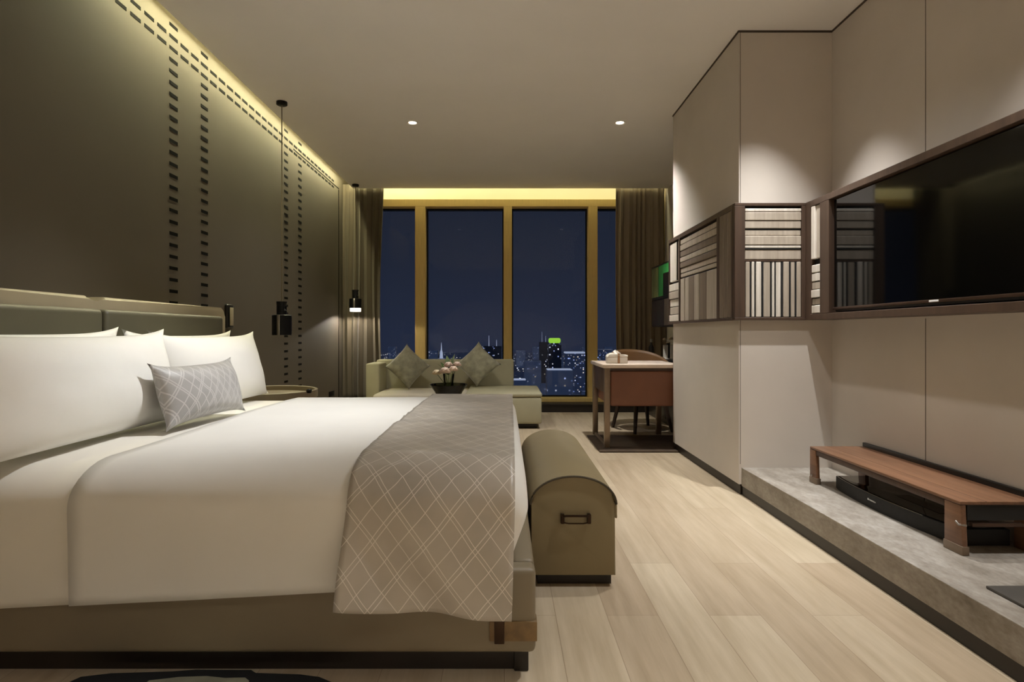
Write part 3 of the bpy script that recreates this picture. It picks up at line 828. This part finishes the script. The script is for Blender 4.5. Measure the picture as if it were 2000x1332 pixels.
obj('body', lathe(BM(), [(0, 0), (.032, 0), (.034, .01), (.034, .12), (.014, .16), (.013, .19), (0, .19)], (1.88, 7.6, CZ), 24), 'art_black', bt)
obj('cap', lathe(BM(), [(0, .185), (.017, .185), (.017, .225), (0, .228)], (1.88, 7.6, CZ), 24), 'steel', bt)
obj('neck_label', lathe(BM(), [(.0345, .03), (.0355, .03), (.0355, .05), (.0345, .05), (.0345, .03)], (1.88, 7.6, CZ), 24), 'steel', bt)
vs = thing('bud_vase', 'tall black vase with white blooms on the minibar counter', 'vase', (1.975, 7.15, CZ))
vx, vy = 1.975, 7.15
obj('vase', lathe(BM(), [(0, 0), (.03, 0), (.04, .06), (.02, .16), (.018, .19), (.012, .19), (.014, .16), (0, .1)], (vx, vy, CZ), 24), 'art_black', vs)
for k, (dx, dz, r) in enumerate(((-.045, .235, .026), (.03, .24, .028), (-.01, .195, .02))):
    obj('bloom', rose((vx + dx, vy - .01, CZ + dz), r, 20 + k), 'petal_white', vs, angle=180)

# ------------------------------------------------------------------ slatted band around the column and the tv surround
SM = ['slat_light', 'slat_mid', 'slat_brown', 'recess']
def slats(name, parent, plane, face, a0, a1, z0, z1, widths, tones, horizontal, gap=.006, seed=0):
    """face 'x': slats on a plane of constant x, facing -x, running a = y.  face 'y': constant y facing -y, a = x"""
    rnd = random.Random(seed); bm = BM(); tot = sum(widths)
    full = (z1 - z0) if horizontal else (a1 - a0); p = 0
    for w, t in zip(widths, tones):
        q = p + w / tot * full; d = rnd.uniform(.012, .022)
        if horizontal: A0, A1, Z0, Z1 = a0, a1, z1 - q + gap / 2, z1 - p - gap / 2
        else: A0, A1, Z0, Z1 = a0 + p + gap / 2, a0 + q - gap / 2, z0, z1
        if face == 'x': bx(bm, plane + .022 - d, plane + .03, A0, A1, Z0, Z1, .003, t, 1)
        else: bx(bm, A0, A1, plane + .022 - d, plane + .03, Z0, Z1, .003, t, 1)
        p = q
    return obj(name, bm, SM, parent, angle=30)

PX = 1.475      # front of the band on the column's long face
bl = thing('slatted_panel', 'long slatted wood panel band round the column facing the window', 'wall panel', (PX, 4.55, 1.13))
bm = box(PX + .03, 1.5145, 3.8378, 5.34, 1.13, 1.88, 0, 1)
for (a, b, z0, z1) in ((3.8378, 5.34, 1.845, 1.88), (3.8378, 5.34, 1.13, 1.145), (5.315, 5.34, 1.145, 1.845), (5.00, 5.03, 1.145, 1.845), (4.085, 4.13, 1.145, 1.845), (3.8378, 3.868, 1.145, 1.845)):
    bx(bm, PX, PX + .035, a, b, z0, z1, .002, 0, 1)
obj('frame', bm, ['band_frame', 'recess'], bl, angle=30)
slats('slats_pale', bl, PX, 'x', 5.03, 5.315, 1.50, 1.83, [1, .25, 3, 1.6], [2, 3, 0, 0], False, seed=1)['label'] = 'pale upright slats'
slats('slats_pale', bl, PX, 'x', 5.03, 5.315, 1.147, 1.48, [1, 1, 1, 1, .9], [0, 1, 0, 1, 0], True, seed=2)['label'] = 'pale stacked short slats'
slats('slats_grey', bl, PX, 'x', 4.13, 5.00, 1.51, 1.83, [1, 1.2, 1.2, 1, 1.1, 1, .8], [1, 1, 2, 1, 2, 1, 1], True, seed=3)['label'] = 'grey horizontal slats'
slats('slats_grey', bl, PX, 'x', 4.13, 5.00, 1.147, 1.50, [2, 1.4, 1, 1.2, .9, 1], [1, 2, 1, 2, 1, 1], False, seed=4)['label'] = 'grey upright slats'
slats('slats_brown', bl, PX, 'x', 3.868, 4.085, 1.147, 1.845, [1, 1.3, 1.2], [2, 2, 2], False, seed=5, gap=.004)['label'] = 'brown upright slats'

PY = 3.80
bf = thing('slatted_panel', 'square slatted wood panel on the narrow column face beside the television', 'wall panel', (1.72, PY, 1.13))
bm = box(1.4755, 1.93, PY + .03, 3.8365, 1.13, 1.88, 0, 1)
bm2 = bm
for (a, b, z0, z1) in ((1.4755, 1.93, 1.862, 1.88), (1.4755, 1.93, 1.13, 1.148), (1.4755, 1.541, 1.148, 1.862), (1.904, 1.93, 1.148, 1.862)):
    bx(bm, a, b, PY + .001, PY + .035, z0, z1, .002, 0, 1)
bx(bm, 1.541, 1.904, PY + .008, PY + .035, 1.505, 1.517, .002, 0, 1)
obj('frame', bm, ['band_frame', 'recess'], bf, angle=30)
slats('slats_grey', bf, PY, 'y', 1.543, 1.902, 1.517, 1.846, [.9, 2.2, 2.0, .25, 1.5, 2.4, .8, .25, 2.6], [0, 1, 1, 3, 1, 1, 0, 3, 1], True, gap=.004, seed=6)['label'] = 'grey horizontal slats'
slats('slats_pale', bf, PY, 'y', 1.547, 1.902, 1.15, 1.503, [1.2, .4, .8, .4, 1.5, .6, 1.9, .4, .8, .3, 1.4, .6, 1.6, .4, 1.2, .4, 1.2], [1, 3, 0, 3, 0, 3, 1, 3, 0, 3, 0, 3, 1, 3, 1, 3, 1], False, gap=.002, seed=7)['label'] = 'pale upright slats'

SX = 1.93
sur = thing('tv_surround', 'brown veneer television surround standing out from the beige wall', 'tv surround', (2.02, 2.6, 1.13))
TY0, TY1 = 2.06, 3.535
bm = BM()
bx(bm, SX, 2.1165, 1.2, 3.7495, 1.842, 1.88, .002, 0, 1)
bx(bm, SX, 2.1165, 1.2, 3.7495, 1.13, 1.166, .002, 0, 1)
bx(bm, SX, 2.1165, 1.2, TY0, 1.166, 1.842, .002, 0, 1)
bx(bm, SX, 2.1165, TY1, 3.635, 1.166, 1.842, .002, 0, 1)
bx(bm, SX, 2.1165, 3.75, 3.8365, 1.13, 1.88, 0, 0, 1)
bx(bm, SX + .03, 2.1165, 3.635, 3.75, 1.166, 1.842, 0, 1)
bx(bm, 2.07, 2.1165, TY0, TY1, 1.166, 1.842, 0, 1)
obj('cabinet', bm, ['band_frame', 'recess'], sur, angle=30)
slats('slats_pale', sur, SX, 'x', 3.645, 3.742, 1.51, 1.84, [1, 1.1], [1, 0], False, seed=8)['label'] = 'narrow pale upright slats'
slats('slats_pale', sur, SX, 'x', 3.645, 3.742, 1.168, 1.475, [1, 1, .9, 1, .8, 1], [0, 0, 1, 0, 1, 0], True, seed=9)['label'] = 'pale stacked short slats'
tv = thing('television', 'large black flat screen television set into the brown surround', 'television', (2.0, 2.8, 1.17))
obj('housing', box(1.962, 2.068, TY0 + .012, TY1 - .012, 1.172, 1.836, .006), 'art_black', tv)
obj('screen', box(1.955, 1.9625, TY0 + .016, TY1 - .016, 1.20, 1.832, 0), 'screen', tv, smooth=False)
bz = obj('bezel', box(1.945, 1.962, TY0 + .014, TY1 - .012, 1.184, 1.199, .003), 'bezel', tv)
obj('badge', box(1.9435, 1.946, 2.66, 2.72, 1.187, 1.196, .001), 'logo', bz)

# ------------------------------------------------------------------ low wooden shelf table on the ledge, speaker bar, tray
LZ = .1785
st = thing('low_shelf_table', 'low reddish wood shelf table standing on the stone ledge below the television', 'table', (1.94, 2.9, LZ))
sx0, sx1, sy0, sy1, sz = 1.785, 2.112, 2.325, 3.47, .386
bm = box(sx0, sx1 - .02, sy0, sy1, sz - .014, sz, .003)
obj('top', bm, 'walnut', st)
obj('groove', box(sx0 + .10, sx0 + .103, sy0 + .0, sy1, sz - .002, sz + .0003, 0), 'walnut_dark', st)
obj('back_lip', box(sx1 - .02, sx1, sy0, sy1, sz - .014, sz + .022, .002), 'art_black', st)
bm = box(sx0 + .003, sx0 + .02, sy0 + .09, sy1 - .06, sz - .042, sz - .0145, .002)
obj('front_rail', bm, 'walnut_dark', st)
obj('end_apron', box(sx0 + .03, sx1 - .03, sy0 + .004, sy0 + .024, sz - .075, sz - .0145, .002), 'art_black', st)
obj('end_rail', box(sx0 + .045, sx1 - .08, sy0 - .004, sy0 + .02, sz - .098, sz - .085, .002), 'bezel', st)
obj('end_apron', box(sx0 + .03, sx1 - .03, sy1 - .024, sy1 - .004, sz - .05, sz - .0145, .002), 'walnut_dark', st)
def tleg(x, y0, y1, zt, flip=1):
    # legs taper slightly and lean outwards along the table
    return prism(BM(), [(y0, zt), (y1, zt), (y1 + flip * .0, LZ), (y0 - .012, LZ)], 'x', x, x + .022, .002)
for x in (sx0, sx1 - .045):
    for (y0, y1) in ((sy0, sy0 + .085), (sy1 - .06, sy1)):
        lg = obj('leg', tleg(x, y0, y1, sz - .0145), 'walnut', st)
        if x == sx0:
            obj('foot_sleeve', box(x - .003, x + .026, y0 - .014, y1 + .003, LZ, LZ + .035, .003), 'desk_metal', lg)
obj('bracket', tube(BM(), [(sx0 - .003, sy0 + .02, sz - .082), (sx0 - .006, sy0 + .0, sz - .09), (sx0 + .02, sy0 - .006, sz - .092)], .004, 8), 'steel', st)
obj('bracket', tube(BM(), [(sx0 - .004, sy1 - .03, LZ + .04), (sx0 - .006, sy1 - .03, LZ + .05)], .004, 8), 'steel', st)
sb = thing('speaker_bar', 'black speaker bar with a small white badge under the low wooden table', 'speaker', (1.94, 2.87, LZ))
bh = .068; n = 20
def bow(t): return sx0 + .075 - .045 * math.sin(PI * t) ** .7
Y0, Y1 = 2.42, 3.33
front = [(bow(k / n), Y0 + (Y1 - Y0) * k / n) for k in range(n + 1)]
poly = front + [(2.06, Y1), (2.06, Y0)]
obj('body', prism(BM(), poly, 'z', LZ, LZ + bh, .004), 'black_matte', sb)
inner = [(x + .012, Y0 + .012 + (Y1 - Y0 - .024) * k / n) for k, (x, y) in enumerate(front)] + [(2.05, Y1 - .012), (2.05, Y0 + .012)]
obj('glossy_top', prism(BM(), inner, 'z', LZ + bh, LZ + bh + .003, .001), 'black_gloss', sb)['label'] = 'glossy black top plate'
obj('trim_line', tube(BM(), [(x + .004, y, LZ + bh + .0005) for x, y in front[4:]], .002, 6), 'steel', sb)
obj('touch_panel', box(1.92, 1.99, 2.62, 2.92, LZ + bh + .003, LZ + bh + .004, 0), mottled('smoky_panel', (40, 40, 42), .25, .05, 8, 100, 0), sb)
yb = 2.93; xb = bow((yb - Y0) / (Y1 - Y0)) - .0012
bm = BM()
for k, (h0, h1) in enumerate(((.3, .75), (.35, .6), (.3, .62), (.3, .6), (.28, .58), (.3, .56))):
    bx(bm, xb - .001, xb + .004, yb + .028 - k * .011, yb + .0365 - k * .011, LZ + .03 + .02 * h0, LZ + .03 + .02 * h1, .0006, 0, 1)
obj('badge', bm, 'logo', sb)
tr = obj('flat_tray', box(1.636, 1.98, 1.55, 2.02, LZ, LZ + .010, .004), 'mat_grey')
tag(tr, 'flat dark grey tray lying on the stone ledge', 'tray')

# ------------------------------------------------------------------ night city beyond the glass
GZ = -160.0
def city_ground():
    m, nt, N, L, b = new_mat('night_city_ground')
    v = coords(nt, (1, 1, 1))
    vo = N.new('ShaderNodeTexVoronoi'); vo.inputs['Scale'].default_value = 1 / 22.0; L.new(v, vo.inputs['Vector'])
    near = mth(nt, 'LESS_THAN', vo.outputs['Distance'], .17)
    sp = N.new('ShaderNodeSeparateColor'); L.new(vo.outputs['Color'], sp.inputs[0])
    on = mth(nt, 'GREATER_THAN', sp.outputs[0], .45)
    e = mth(nt, 'MULTIPLY', near, on)
    e = mth(nt, 'MULTIPLY', e, mth(nt, 'ADD', mth(nt, 'MULTIPLY', mth(nt, 'POWER', sp.outputs[1], 4.0), 9.0), .6))
    big = noise_tex(nt, v, 1 / 420.0, 3)
    e = mth(nt, 'ADD', mth(nt, 'MULTIPLY', e, mth(nt, 'MAXIMUM', mth(nt, 'MULTIPLY', mth(nt, 'SUBTRACT', big, .36), 9.0), 0.1)), 0.0)
    L.new(ramp(nt, sp.outputs[2], [(0.0, lin((150, 180, 255))), (.6, lin((235, 240, 255))), (1.0, lin((255, 220, 170)))]), b.inputs['Emission Color'])
    L.new(e, b.inputs['Emission Strength'])
    b.inputs['Base Color'].default_value = lin((120, 130, 150)); b.inputs['Roughness'].default_value = .9
    return m
bm = BM(); vs = [bm.verts.new(p) for p in ((-9000, 60, GZ), (9000, 60, GZ), (9000, 5000, GZ), (-9000, 5000, GZ))]; bm.faces.new(vs)
struct('city_ground', bm, city_ground())

def tower_mat(name, wall, cw_, ch_, dens, strength, tint=((150, 175, 255), (240, 240, 255), (255, 225, 180))):
    m, nt, N, L, b = new_mat(name)
    tc = N.new('ShaderNodeTexCoord'); sp = N.new('ShaderNodeSeparateXYZ'); L.new(tc.outputs['Object'], sp.inputs[0])
    hx = mth(nt, 'ADD', sp.outputs['X'], sp.outputs['Y'])
    gx = mth(nt, 'DIVIDE', hx, cw_); gz = mth(nt, 'DIVIDE', sp.outputs['Z'], ch_)
    cb = N.new('ShaderNodeCombineXYZ'); L.new(mth(nt, 'FLOOR', gx), cb.inputs[0]); L.new(mth(nt, 'FLOOR', gz), cb.inputs[1])
    oi = N.new('ShaderNodeObjectInfo'); L.new(mth(nt, 'MULTIPLY', oi.outputs['Random'], 97.0), cb.inputs[2])
    wn = N.new('ShaderNodeTexWhiteNoise'); wn.noise_dimensions = '3D'; L.new(cb.outputs[0], wn.inputs['Vector'])
    on = mth(nt, 'LESS_THAN', wn.outputs['Value'], dens)
    fx = mth(nt, 'FRACT', gx); fz = mth(nt, 'FRACT', gz)
    for f, a in ((fx, .25), (fz, .35)):
        on = mth(nt, 'MULTIPLY', on, mth(nt, 'GREATER_THAN', f, a))
    sc = N.new('ShaderNodeSeparateColor'); L.new(wn.outputs['Color'], sc.inputs[0])
    e = mth(nt, 'MULTIPLY', on, mth(nt, 'MULTIPLY', mth(nt, 'ADD', mth(nt, 'POWER', sc.outputs[1], 3.0), .12), strength))
    L.new(ramp(nt, sc.outputs[2], [(0, lin(tint[0])), (.6, lin(tint[1])), (1, lin(tint[2]))]), b.inputs['Emission Color'])
    L.new(e, b.inputs['Emission Strength'])
    b.inputs['Base Color'].default_value = lin(wall); b.inputs['Roughness'].default_value = .7
    return m
M['tower'] = tower_mat('dark_tower_facade', (120, 128, 146), 2.6, 3, .16, 1.6)
M['tower_dim'] = tower_mat('dim_tower_facade', (140, 150, 166), 3, 3.2, .10, .9)
M['tower_bright'] = tower_mat('bright_tower_facade', (150, 155, 165), 2.5, 3, .5, 2.2)
M['tower_black'] = tower_mat('black_tower_facade', (40, 44, 56), 3, 4, .06, 1.8)
M['flood'] = emit('floodlit_crown', (200, 206, 225), .55)
M['lime'] = emit('lime_lit_crown', (160, 215, 60), .9)

def tower(x, y, w, d, top, mat, label, crown=None, group=None, steps=0, parts=True):
    PLACED.append((x, y, w, d))
    t = thing('city_tower', label, 'building', (x, y, GZ), group)
    bm = box(x - w / 2, x + w / 2, y - d / 2, y + d / 2, GZ, top)
    if steps:
        bx(bm, x - w * .36, x + w * .36, y - d * .36, y + d * .36, top, top + steps)
    obj('block', bm, mat, t, smooth=False)
    if crown:
        kind, h = crown
        z = top + steps
        if kind == 'spire':
            obj('crown', lathe(BM(), [(0, 0), (w * .3, 0), (w * .22, h * .4), (w * .1, h * .55), (w * .02, h), (0, h)], (x, y, z), 12), 'flood', t)
        elif kind == 'lime':
            obj('crown', box(x - w * .45, x + w * .45, y - d * .45, y + d * .45, z, z + h, h * .3), 'lime', t)
        elif kind == 'white':
            obj('crown', box(x - w * .48, x + w * .48, y - d * .48, y + d * .48, z, z + h, h * .2), 'flood', t)
        elif kind == 'mast':
            for mx_, mh in ((x - w * .2, h), (x + w * .22, h * .6)):
                obj('mast', tube(BM(), [(mx_, y, z), (mx_, y, z + mh)], [w * .02, w * .01], 6), 'flood', t)
    return t
PLACED = []
def dirx(px, y): return (px - 985) / 1160 * y
def hgt(py, y): return CAMZ - (py - 651) / 1160 * y
named = [
    (862, 700, 1500, 15, 'tower_bright', ('spire', 40), 'white floodlit slim tower with a spire, seen just over the sofa', 0),
    (1083, 670, 1300, 28, 'tower_black', ('lime', 11), 'dark tower with a lime green glowing crown in the night city', 4),
    (1062, 668, 1500, 22, 'tower_black', ('mast', 26), 'dark tower topped by two thin lit masts beside the green crowned tower', 0),
    (962, 676, 1700, 52, 'tower_black', ('mast', 30), 'broad dark tower with lit masts beside the middle window post', 0),
    (1122, 690, 1150, 40, 'tower', ('white', 3), 'tower block with a white floodlit roof in the night city', 0),
    (1092, 722, 800, 34, 'tower_dim', ('white', 1), 'low block with a pale lit flat roof below the green crowned tower', 0),
    (1012, 742, 620, 16, 'tower_dim', ('white', 1.2), 'block with a white lit roof beside the ottoman corner', 0),
    (1184, 690, 1400, 22, 'tower', None, 'tower with two bright lamps beside the desk', 6),
]
for (px, py, y, w, m, cr, lab, stp) in named:
    tower(dirx(px, y), y, w, w * .8, hgt(py, y) - (stp or 0), m, lab, cr, 'night city towers', stp)
rnd = random.Random(21); made = 0; k = 0
while made < 56 and k < 600:
    k += 1
    y = rnd.choice([520, 650, 800, 950, 1100, 1300, 1600, 2000, 2600, 3200]) * rnd.uniform(.92, 1.08)
    px = rnd.uniform(755, 1200) if k % 4 else rnd.uniform(1000, 1150)
    top_px = 651 + 1160 * rnd.uniform(55, 125) / y * (1.0 if y < 1500 else .8)
    if top_px < 676: top_px = 676 + rnd.uniform(0, 14)
    w = rnd.uniform(14, 34) * (1 if y < 1200 else 1.6)
    x = dirx(px, y)
    if any(abs(x - a) < (w + c2) / 2 + 3 and abs(y - b) < (w * 1.2 + d2) / 2 + 3 for a, b, c2, d2 in PLACED): continue
    made += 1
    tower(dirx(px, y), y, w, w * rnd.uniform(.6, 1.2), hgt(top_px, y), rnd.choice(['tower', 'tower_dim', 'tower_dim', 'tower']),
          'unlit blue grey block dotted with small lit windows in the night city', None, 'ordinary blocks of the night city', 0)

# ------------------------------------------------------------------ world and lights
w = bpy.data.worlds.new('night'); bpy.context.scene.world = w; w.use_nodes = True
nt = w.node_tree; bg = nt.nodes['Background']
tc = nt.nodes.new('ShaderNodeTexCoord'); sp = nt.nodes.new('ShaderNodeSeparateXYZ'); nt.links.new(tc.outputs['Generated'], sp.inputs[0])
rp = ramp(nt, sp.outputs['Z'], [(0.0, lin((38, 44, 62))), (.12, lin((35, 40, 54))), (.35, lin((31, 35, 46)))])
nt.links.new(rp, bg.inputs['Color']); bg.inputs['Strength'].default_value = 1.0

def area(name, loc, rot, sx, sy, power, col, spread=180):
    l = bpy.data.lights.new(name, 'AREA'); l.shape = 'RECTANGLE'; l.size = sx; l.size_y = sy; l.energy = power; l.color = col
    l.spread = math.radians(spread)
    o = bpy.data.objects.new(name, l); C.objects.link(o); o.location = loc; o.rotation_euler = rot
    return o
def spot(name, loc, power, col, angle, blend=.5, r=.04, target=None):
    l = bpy.data.lights.new(name, 'SPOT'); l.energy = power; l.color = col; l.spot_size = math.radians(angle); l.spot_blend = blend; l.shadow_soft_size = r
    o = bpy.data.objects.new(name, l); C.objects.link(o); o.location = loc
    if target is not None:
        o.rotation_euler = (Vector(target) - Vector(loc)).to_track_quat('-Z', 'Y').to_euler()
    return o
LED = (1.0, .96, .60)
WARM = (1.0, .98, .94)
COOL = (1.0, 1.0, 1.0)
# led tape in the cove over the left wall and in the curtain slot
area('cove_led', (-2.085, 5.6, 3.17), (0, math.radians(-20), 0), .03, 4.7, 75, LED)
area('slot_led', (0, 8.07, 3.2), (math.radians(20), 0, 0), 4.2, .03, 11, LED)
# downlights, then two added fill lamps behind the camera
spot('bed_spot', (-.05, 3.05, 2.97), 235, COOL, 60, 1.0, .04, (-1.3, 2.8, .7))
spot('window_spot_a', (-.85, 5.5, 2.97), 80, WARM, 130, .9)
spot('window_spot_b', (1.07, 5.5, 2.97), 240, WARM, 104, 1.0, .03)
spot('aisle_spot', (1.07, 2.85, 2.97), 62, WARM, 110, .9)
spot('ledge_spot', (1.62, 3.4, 2.97), 270, COOL, 66, 1.0, .015)
spot('ledge_spot_b', (1.5, 1.9, 2.97), 170, COOL, 92, 1.0, .015)
spot('entry_spot', (1.0, -.6, 2.97), 400, WARM, 90, .8)  # added unseen lamp; its floor bounce lifts the ceiling and walls
spot('bounce_fill_b', (-.9, -.7, 2.97), 490, WARM, 90, .8)  # second added lamp for the same bounce, out of view
# added blue fill sun from behind the building, brightens the city facades
ml = bpy.data.lights.new('city_fill', 'SUN'); ml.energy = .42; ml.color = (.42, .58, 1.0); ml.angle = .01
mo = bpy.data.objects.new('city_fill', ml); C.objects.link(mo); mo.rotation_euler = Vector((.35, .8, -.6)).to_track_quat('-Z', 'Y').to_euler()
# pendants
spot('pendant_lit', (-1.955, 7.8, 1.32), 26, (1, .92, .82), 162, .1, .05)
spot('pendant_near', (-1.88, 5.02, 1.022), 3, (1, .86, .66), 150, .3, .04)

sc = bpy.context.scene
sc.view_settings.view_transform = 'Standard'; sc.view_settings.look = 'None'
sc.view_settings.exposure = 0.0; sc.view_settings.gamma = 1.0; sc.view_settings.use_curve_mapping = False
